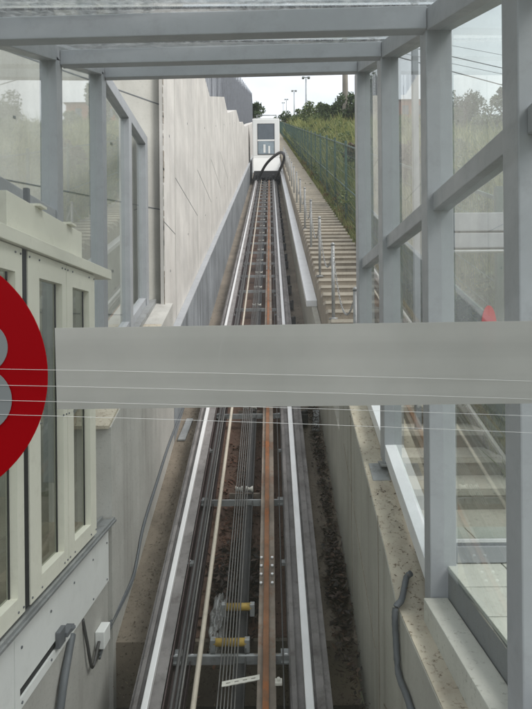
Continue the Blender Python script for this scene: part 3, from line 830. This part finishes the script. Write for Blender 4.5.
# loose metal sheets in channel
for x, y, Y, lab in ((182, 425, 7.9, 'pale loose metal strip lying in the left channel'), (312, 412, 8.1, 'pale loose metal strip lying in the right channel')):
    p = pix(x, y, Y=Y); p.z = S*Y-4.31
    bm = nb(); hexa(bm, [(p.x-.05, Y-.25, S*(Y-.25)-4.32), (p.x+.05, Y-.25, S*(Y-.25)-4.32), (p.x+.09, Y+.25, S*(Y+.25)-4.31), (p.x, Y+.25, S*(Y+.25)-4.31),
                         (p.x-.05, Y-.25, S*(Y-.25)-4.30), (p.x+.05, Y-.25, S*(Y-.25)-4.30), (p.x+.09, Y+.25, S*(Y+.25)-4.28), (p.x, Y+.25, S*(Y+.25)-4.28)])
    solo('metal_offcut', bm, M['galv'], lab, 'metal strip', p)

# ------------------------------------------------------------ cabin
YC = 38.0
cx0, cx1 = -1.15, .66
tz = (HY-117.5)/F*YC
cb = thing('funicular_cabin', 'white inclined lift cabin coming down the track with a tall split window', 'cabin', (-.25, 38, 10.9))
zbm = 12.25
side = [(37.55, 11.05), (YC, zbm), (YC, tz-.08), (YC+.08, tz), (YC+2.6, tz), (YC+2.6, 12.3), (YC+1.2, 11.6)]
bm = nb(); prism(bm, side, cx0, cx1)
bmesh.ops.bevel(bm, geom=list(bm.edges), offset=.05, segments=2, affect='EDGES')
body = part('body', bm, M['cab_white'], cb)
bm = nb(); box(bm, cx0+.33, cx1-.33, YC-.012, YC+.02, 12.42, 14.5, .008); fr = part('front_window', bm, M['seal'], cb)
bm = nb(); box(bm, cx0+.37, cx1-.37, YC-.02, YC-.01, 13.42, 14.45); part('upper_pane', bm, M['cab_glass'], fr)
bm = nb(); box(bm, cx0+.37, cx1-.37, YC-.02, YC-.01, 12.47, 13.33); part('lower_pane', bm, M['cab_inner'], fr)
bm = nb(); box(bm, cx0+.34, cx1-.34, YC-.03, YC-.012, 13.325, 13.425); part('window_bar', bm, M['cab_white'], fr)
bm = nb(); box(bm, -.42, -.28, YC-.026, YC-.021, 12.55, 13.1); box(bm, -.1, .02, YC-.026, YC-.021, 12.5, 13.0); part('notice', bm, M['cab_white'], fr)
bm = nb(); box(bm, cx0-.003, cx1+.003, YC+.02, YC+.06, 12.2, 12.24); part('trim_line', bm, M['galv'], cb)
bm = nb()
for yy in (YC+.3, YC+2.3):
    for xx in (cx0+.3, cx1-.2): tube(bm, [(xx, yy, tz-.02), (xx, yy, tz+.28)], .03, 6)
    tube(bm, [(cx0+.3, yy, tz+.27), (cx1-.2, yy, tz+.27)], .035, 6)
for xx in (cx0+.3, cx1-.2): tube(bm, [(xx, YC+.3, tz+.27), (xx, YC+2.3, tz+.27)], .03, 6)
box(bm, cx0+.5, cx1-.5, YC+.5, YC+2, tz, tz+.16, .02)
part('roof_rail', bm, M['galv'], cb)
bm = nb()
ibox(bm, cx0+.05, cx1-.05, 37.0, 41, 3.95, 3.80); box(bm, cx0+.1, cx1-.1, 37.3, 37.7, 10.75, 11.15, .03)
for xx in (-.9, .23):
    for yy in (37.1, 37.8): tube(bm, [(xx-.09, yy, S*yy-3.82), (xx+.09, yy, S*yy-3.82)], .17, 14)
for i in range(9):
    xx = cx0+.1+i*.19; box(bm, xx, xx+R.uniform(.06, .14), 36.85, 37.1, 10.35+R.uniform(0, .2), 10.75+R.uniform(-.1, .2), .01)
part('chassis', bm, M['black'], cb)
hp = [(257, 181), (259.5, 176), (265, 166), (270, 160), (276, 155), (281, 152.5), (284, 154.5), (284.3, 159), (281.5, 166.5), (277.5, 175), (275, 180)]
bm = nb(); hY = [36.8, 36.8, 36.4, 35.5, 34, 32, 31, 31, 33, 35.5, 36.9]
tube(bm, smooth_path([pix(x, y, Y=hY[i]) for i, (x, y) in enumerate(hp)]), .085, 8)
part('cable_hose', bm, M['black'], cb)

# ------------------------------------------------------------ green mesh fence
gf = thing('mesh_fence', 'dark green wire mesh fence running uphill along the right edge of the stairs', 'fence', (2.0, 5, -.8))
def fpanel(y):
    bm = nb(); L = 2.5
    zb, zt = -2.75, -.72
    for i in range(40):
        yy = y+L*i/40; ibox(bm, 1.998, 2.0, yy, yy+.004, -(zb), -(zt))
    for k in range(9):
        hh = -(zb+(zt-zb)*k/8); ibox(bm, 1.992, 1.998, y, y+L, hh, hh-.006)
    for k in (0, 3.5, 7.9):
        hh = -(zb+(zt-zb)*k/8); ibox(bm, 1.985, 2.01, y, y+L, hh, hh-.035)
    return bm
p0_ = part('fence_panel', fpanel(5.0), M['fence_green'], gf)
bm = nb(); box(bm, 1.97, 2.03, 4.97, 5.03, S*5-3.0, S*5-.62, .004); q0_ = part('fence_post', bm, M['fence_green'], gf)
for i in range(1, 46):
    for o in (p0_, q0_):
        c = o.copy(); C.objects.link(c); c.parent = gf; c.location = Vector(o.location)+Vector((0, 2.5*i, S*2.5*i))

# ------------------------------------------------------------ lamps, pole, wires, house
LY = [(62, 'nearest of the four tall street lamps beyond the fence'), (92, 'second nearest of the four tall street lamps'), (134, 'third of the tall street lamps going uphill'), (164, 'farthest and smallest of the tall street lamps, by the cabin roof')]
lp = None
for Y, lab in LY:
    X = 4.0; b = Vector((X, Y, S*Y-.9)); 
    if lp is None:
        lp = thing('street_lamp', lab, 'street lamp', b, 'street lamps along the hillside'); l0 = b
        bm = nb(); tube(bm, [b, b+Vector((0, 0, 2.5)), b+Vector((0, 0, 5.3))], [.11, .085, .06], 8); part('pole', bm, M['lamp'], lp)
        t = b+Vector((0, 0, 5.3)); bm = nb(); box(bm, t.x-.35, t.x+.35, t.y-.05, t.y+.05, t.z-.03, t.z+.05, .01); part('crossarm', bm, M['lamp'], lp)
        for s_ in (-1, 1):
            bm = nb(); box(bm, t.x+s_*.3-.14, t.x+s_*.3+.14, t.y-.2, t.y+.2, t.z-.12, t.z+.03, .03); part('lamp_head', bm, M['lamp'], lp)
    else: dup(lp, b-l0, lab)
up = thing('utility_pole', 'thick weathered concrete utility pole standing on the bank', 'utility pole', (4.53, 34, 12.4))
bm = nb(); tube(bm, [(4.53, 34, 12.2), (4.53, 34, 16), (4.53, 34, 19.2)], [.19, .165, .14], 10); part('pole', bm, M['pole_conc'], up)
bm = nb(); box(bm, 3.9, 5.2, 33.93, 34.07, 18.4, 18.52, .01); box(bm, 3.9, 5.2, 33.93, 34.07, 17.6, 17.7, .01); part('crossarm', bm, M['pole_conc'], up)
wires = [((453, 48), (502, 58)), ((453, 59), (502, 71)), ((453, 66), (502, 77)), ((453, 74), (502, 88))]
wn = ['highest and thinnest of the four overhead wires', 'second highest of the four overhead wires', 'third highest of the four overhead wires', 'lowest of the four overhead wires']
for i, ((xa, ya), (xb, yb)) in enumerate(wires):
    s_ = (yb-ya)/(xb-xa)
    def at(x): return ya+s_*(x-xa)
    a = pix(346, at(346), Y=34.0); b = pix(760, at(760)-3, Y=38)
    P = []
    for q in range(25):
        t = q/24; p = a.lerp(b, t); P.append(p)
    bm = nb(); tube(bm, P, [.012, .026, .014, .03][i], 5)
    solo('overhead_wire', bm, M['pipe_dark'], wn[i], 'wire', a, 'overhead wires')
up2 = thing('far_utility_pole', 'utility pole far to the right that carries the overhead wires', 'utility pole', (32.6, 38, 10))
bm = nb(); tube(bm, [(32.65, 38, 8), (32.65, 38, 19)], .18, 8); part('pole', bm, M['pole_conc'], up2)

hx = (407-PX)/F*80
h = thing('house', 'red brick house with a low tiled roof on the hill behind the bank', 'house', (hx+1.5, 80, 31))
bm = nb(); box(bm, hx-1.2, hx+6, 80, 86, 30.5, 33.6, 0); part('wall', bm, M['brick'], h)
bm = nb(); prism(bm, [(79.6, 33.6), (83, 34.6), (86.4, 33.6)], hx-1.5, hx+6.3); rf = part('roof', bm, M['rooft'], h)
bm = nb(); tube(bm, [(hx+.3, 83, 34.5), (hx+.3, 83, 37)], .03, 5); part('antenna', bm, M['lamp'], rf)
for k in range(3):
    bm = nb(); box(bm, hx-.6+k*2.2, hx+.3+k*2.2, 79.96, 80.02, 31.6, 32.9); part('window', bm, M['cab_glass'], h)

# ------------------------------------------------------------ vegetation
def foliage(V, Fc, c, rad, n_, s, up=.3):
    clumps = [(Vector((R.gauss(0, .45), R.gauss(0, .45), R.gauss(0, .42))), R.uniform(.22, .48)) for _ in range(14)]
    for i in range(n_):
        q, rc = R.choice(clumps)
        d_ = Vector((R.gauss(0, 1), R.gauss(0, 1), R.gauss(0, 1))); d_.normalize(); d_ *= rc*R.uniform(.5, 1.05)
        p = Vector((c[0]+(q.x+d_.x)*rad[0], c[1]+(q.y+d_.y)*rad[1], c[2]+(q.z+d_.z)*rad[2]))
        a = Vector((R.gauss(0, 1), R.gauss(0, 1), R.gauss(0, 1)+up)); a.normalize(); b = a.cross(Vector((R.gauss(0, 1), R.gauss(0, 1), R.gauss(0, 1)))).normalized()
        l = s*R.uniform(.6, 1.3); k_ = len(V)
        V += [p-a*l, p-b*l*.45, p+a*l, p+b*l*.45]; Fc.append((k_, k_+1, k_+2, k_+3))
def shrub(name, X, Y, top, rx, n_, s, mat, label, cat, group=None, trunk=True):
    z0 = gz(X, Y) if X > 0 else S*Y
    h_ = max(.6, top-z0)
    t = thing(name, label, cat, (X, Y, z0-.1), group)
    base = wloc[t.name]
    V, Fc = [], []; foliage(V, Fc, (0, 0, h_*.55+.1), (rx, rx, h_*.55), n_, s)
    o = raw('crown', V, Fc, M[mat]); o.parent = t
    bm = nb()
    for k in range(5):
        a = R.uniform(0, 6.28); e = Vector((X+math.cos(a)*rx*.4, Y+math.sin(a)*rx*.4, z0+h_*R.uniform(.55, .95)))
        b = Vector((X, Y, z0-.1)); tube(bm, [b, b.lerp(e, .4)+Vector((0, 0, h_*.1)), e], [.03*h_**.5+.01, .02*h_**.5+.005, .006], 5)
    part('trunk', bm, M['bark'], t)
def px_shrub(name, x, ytop, Y, wpx, n_, s, mat, label, cat='bush', group='bushes on the bank'):
    p = pix(x, ytop, Y=Y); shrub(name, p.x, Y, p.z, wpx/2/F*Y*(2.0 if Y > 30 else 1.4), n_, s, mat, label, cat, group)
px_shrub('bush', 300, 113, 70, 14, 1500, .16, 'leaf_mid', 'small green bush next to the second street lamp')
px_shrub('bush', 288, 114, 95, 12, 1100, .2, 'leaf_dark', 'dark distant bush right beside the cabin roof')
px_shrub('bush', 317, 106, 48, 16, 2200, .12, 'leaf_mid', 'green bush just right of the nearest street lamp')
px_shrub('bush', 329, 108, 44, 12, 1800, .11, 'leaf_mid', 'round green bush midway between street lamp and utility pole')
px_shrub('bush', 337, 97, 38, 12, 2400, .10, 'leaf_dark', 'tall dark bush just left of the utility pole')
px_shrub('bush', 353, 98, 31, 12, 2000, .10, 'leaf_dark', 'dark bush just right of the utility pole')
px_shrub('tree', 373, 76, 27, 18, 3200, .09, 'leaf_dark', 'tall dark tree seen in the narrow gap between two shelter posts', 'tree', 'trees on the bank')
px_shrub('bush', 396, 117, 24, 22, 2200, .08, 'leaf_mid', 'green bush below the red brick house')
px_shrub('bush', 416, 122, 22, 26, 2400, .07, 'leaf_mid', 'green bush right of the house behind the slim pale post')
px_shrub('tree', 462, 88, 24, 34, 6000, .06, 'leaf_dark', 'open dark tree below the overhead wires, seen through the right glass', 'tree', 'trees on the bank')
px_shrub('bush', 486, 108, 20, 36, 4500, .055, 'leaf_mid', 'green bush at the right end of the glass, beside the near post')
px_shrub('bush', 440, 112, 18, 30, 3500, .055, 'leaf_mid', 'green bush behind the wide shelter post')
px_shrub('bush', 525, 100, 18, 50, 4500, .06, 'leaf_dark', 'dark bush behind the nearest shelter post')
px_shrub('dry_bush', 366, 136, 17, 22, 2600, .05, 'leaf_brown', 'dry brown bush behind the fence beside the farthest right shelter post', 'bush', 'dry bushes on the bank')
px_shrub('dry_bush', 405, 140, 12, 30, 2600, .04, 'leaf_brown', 'dry reddish bush under the brick house', 'bush', 'dry bushes on the bank')
px_shrub('tree', 254, 103, 75, 12, 2000, .18, 'leaf_dark', 'small dark tree between the slat fence and the cabin', 'tree', 'trees on the bank')
# low leafy plants near the stairs (seen through the partition)
for i, (X, Y, hh, lab) in enumerate(((2.05, 5.2, .55, 'leafy weed at the stair edge nearest the glass screen'), (2.15, 6.1, .7, 'leafy weed behind the double rail of the glass screen'), (2.3, 4.4, .6, 'leafy weed low on the bank right of the lowest steps'), (2.1, 7.2, .6, 'leafy weed by the fence beyond the outer post'), (2.5, 5.0, .8, 'bushy weed halfway up the bank behind the glass screen'))):
    shrub('weed', X, Y, gz(X, Y)+hh, .35, 1500, .035, ('leaf_mid', 'leaf_dark')[i % 2], lab, 'plant', 'weeds beside the stairs')
# undergrowth
V, Fc = [], []
for i in range(150):
    Y = 4.0+(R.random()**1.5)*45; X = 2.2+abs(R.gauss(0, 1))*(.6+.08*Y); r_ = R.uniform(.15, .38)*(1+.03*Y)
    foliage(V, Fc, (X, Y, gz(X, Y)+r_*.45), (r_, r_, r_*R.uniform(.5, .9)), 420, .022*(1+.06*Y))
o = raw('undergrowth', V, Fc, M['leaf_mid']); o['label'] = 'low tangled undergrowth across the bank behind the fence'; o['category'] = 'undergrowth'; o['kind'] = 'stuff'
V, Fc = [], []
for i in range(60):
    Y = 5.0+(R.random()**1.3)*30; X = R.uniform(1.84, 2.25); r_ = R.uniform(.08, .2)
    foliage(V, Fc, (X, Y, gz(X, Y)+r_*.4), (r_, r_*1.6, r_), 260, .018*(1+.04*Y))
o = raw('dry_undergrowth', V, Fc, M['leaf_brown2']); o['label'] = 'dry orange brown growth along the stair edge by the fence'; o['category'] = 'undergrowth'; o['kind'] = 'stuff'
# grass
V, Fc = [], []
def blade(X, Y, hh):
    z = gz(X, Y)-.02; a = R.uniform(0, 6.28); w_ = .006+.0009*Y; k_ = len(V)
    dx, dy = math.cos(a)*w_, math.sin(a)*w_; lx, ly = R.gauss(0, .35)*hh, R.gauss(0, .35)*hh
    V.extend([(X-dx, Y-dy, z), (X+dx, Y+dy, z), (X+lx, Y+ly, z+hh)]); Fc.append((k_, k_+1, k_+2))
for i in range(90000):
    Y = 3.2+(R.random()**1.8)*75
    X = 1.86+abs(R.gauss(0, 1.0))*(.4+.07*Y)
    blade(X, Y, R.uniform(.12, .45)*(1+.02*Y)*(1+.5*math.sin(X*2.1+Y*.9)*math.sin(Y*1.7-X)) if X > 2.15 else R.uniform(.05, .28))
for i in range(26000):
    Y = 3.3+R.random()*6; X = 1.82+R.random()*2.2; blade(X, Y, R.uniform(.05, .25))
o = raw('grass', V, Fc, M['grass']); o['label'] = 'long rough yellow green grass covering the bank'; o['category'] = 'grass'; o['kind'] = 'stuff'

# ------------------------------------------------------------ our own cabin window
YW = .70
cw = thing('cabin_window', 'near window glass with a frosted band and red disc through which the track is seen', 'window', (0, YW, -.5))
bm = nb(); bm.faces.new([bm.verts.new(v) for v in ((-.75, YW+.004, -.75), (.75, YW+.004, -.75), (.75, YW+.004, .75), (-.75, YW+.004, .75))])
part('glass_pane', bm, M['glass_front'], cw)
def sheet(pts2, y, th, mat, name, parent, label=None):
    bm = nb(); a = [bm.verts.new((x, y, z)) for x, z in pts2]; b = [bm.verts.new((x, y+th, z)) for x, z in pts2]
    bm.faces.new(a); bm.faces.new(b[::-1]); n_ = len(pts2)
    for k in range(n_): bm.faces.new((a[k], a[(k+1) % n_], b[(k+1) % n_], b[k]))
    bmesh.ops.recalc_face_normals(bm, faces=bm.faces)
    return part(name, bm, M[mat], parent, label)
def wp(x, y): return ((x-PX)/F*YW, (HY-y)/F*YW)
sheet([wp(55, 407.5), wp(720, 405), wp(720, 322), wp(53.5, 326)], YW, .0008, 'band', 'frosted_band', cw)
cxp, cyp, rp = -84.6, 373, 130.6
disc = sheet([wp(cxp+rp*math.cos(2*math.pi*k/96), cyp+rp*math.sin(2*math.pi*k/96)) for k in range(96)], YW, .0008, 'redfilm', 'red_disc', cw)
# digit 3
def arc(cx, cy, ro, ri, a0, a1, n_=28):
    o_ = [wp(cx+ro*math.cos(math.radians(a0+(a1-a0)*k/n_)), cy+ro*math.sin(math.radians(a0+(a1-a0)*k/n_))) for k in range(n_+1)]
    i_ = [wp(cx+ri*math.cos(math.radians(a0+(a1-a0)*k/n_)), cy+ri*math.sin(math.radians(a0+(a1-a0)*k/n_))) for k in range(n_+1)]
    return o_ + i_[::-1]
bm = nb()
for (pts2, yy) in ((arc(-19.8, 345, 26.3, 10, -160, 80), YW-.0012), (arc(-22.2, 397.3, 32.7, 15, -75, 160), YW-.0016)):
    n_ = len(pts2)//2
    a = [bm.verts.new((x, yy, z)) for x, z in pts2]; b = [bm.verts.new((x, yy+.0009 if yy > YW-.0014 else yy+.0003, z)) for x, z in pts2]
    for k in range(n_-1):
        j = len(pts2)-1-k
        bm.faces.new((a[k], a[k+1], a[j-1], a[j])); bm.faces.new((b[k], b[k+1], b[j-1], b[j]))
    for k in range(len(pts2)): bm.faces.new((a[k], a[(k+1) % len(pts2)], b[(k+1) % len(pts2)], b[k]))
bmesh.ops.recalc_face_normals(bm, faces=bm.faces)
part('digit', bm, M['film_grey'], disc, 'grey figure three on the red disc')
for (ya, yb) in ((366, 385), (382, 403), (397, 420), (411, 437)):
    bm = nb(); P = []
    for k in range(13):
        t = k/12; x = -40+600*t; y = ya+(yb-ya)*(t*.8+.2*t*t) - .5
        u = wp(x, y); P.append((u[0], YW-.002, u[1]))
    tube(bm, P, .00024, 5); part('heating_wire', bm, M['wire_film'], cw)

# ------------------------------------------------------------ camera, light, world
cam = bpy.data.cameras.new('camera'); co = bpy.data.objects.new('camera', cam); C.objects.link(co); scene.camera = co
ROLL = 0.009
co.rotation_mode = 'XYZ'
cam.sensor_fit = 'AUTO'; cam.sensor_width = 36; cam.lens = F/709*36
cam.shift_x = -(271.5-266)/709; cam.shift_y = -(354.5-341)/709
co.matrix_world = Matrix.Rotation(math.pi/2, 4, 'X') @ Matrix.Rotation(-ROLL, 4, 'Z')
cam.clip_start = .02; cam.clip_end = 3000

sun = bpy.data.lights.new('sun', 'SUN'); so = bpy.data.objects.new('sun', sun); C.objects.link(so)
sun.energy = 1.4; sun.angle = math.radians(25); sun.color = (1, .97, .93)
el, az = math.radians(52), math.radians(112)   # azimuth clockwise from +Y
dirv = Vector((math.sin(az)*math.cos(el), math.cos(az)*math.cos(el), math.sin(el)))
so.rotation_euler = (-dirv).to_track_quat('-Z', 'Y').to_euler()
w = bpy.data.worlds.new('World'); scene.world = w; w.use_nodes = True
nt = w.node_tree; bg = nt.nodes['Background']
sky = nt.nodes.new('ShaderNodeTexSky'); sky.sky_type = 'NISHITA'; sky.sun_disc = False
sky.sun_elevation = el; sky.sun_rotation = az; sky.dust_density = 4; sky.air_density = 1.5
tc = nt.nodes.new('ShaderNodeTexCoord'); mp = nt.nodes.new('ShaderNodeMapping'); mp.inputs['Scale'].default_value = (2, 2, 5)
nt.links.new(tc.outputs['Generated'], mp.inputs[0])
nn = nt.nodes.new('ShaderNodeTexNoise'); nn.inputs['Scale'].default_value = 1.6; nn.inputs['Detail'].default_value = 8; nt.links.new(mp.outputs[0], nn.inputs['Vector'])
cr = nt.nodes.new('ShaderNodeValToRGB'); cr.color_ramp.elements[0].position = .35; cr.color_ramp.elements[0].color = (5.2, 5.55, 5.95, 1)
cr.color_ramp.elements[1].position = .65; cr.color_ramp.elements[1].color = (7.9, 8.0, 8.1, 1); nt.links.new(nn.outputs[0], cr.inputs[0])
mx = nt.nodes.new('ShaderNodeMix'); mx.data_type = 'RGBA'; mx.inputs[0].default_value = .88
nt.links.new(sky.outputs[0], mx.inputs[6]); nt.links.new(cr.outputs[0], mx.inputs[7])
nt.links.new(mx.outputs[2], bg.inputs['Color']); bg.inputs['Strength'].default_value = .10
vs = scene.view_settings; vs.view_transform = 'Standard'; vs.look = 'None'; vs.gamma = 1; vs.exposure = 0.92; vs.use_curve_mapping = False
scene.render.engine = 'CYCLES'
scene.cycles.transparent_max_bounces = 16
scene.cycles.max_bounces = 8
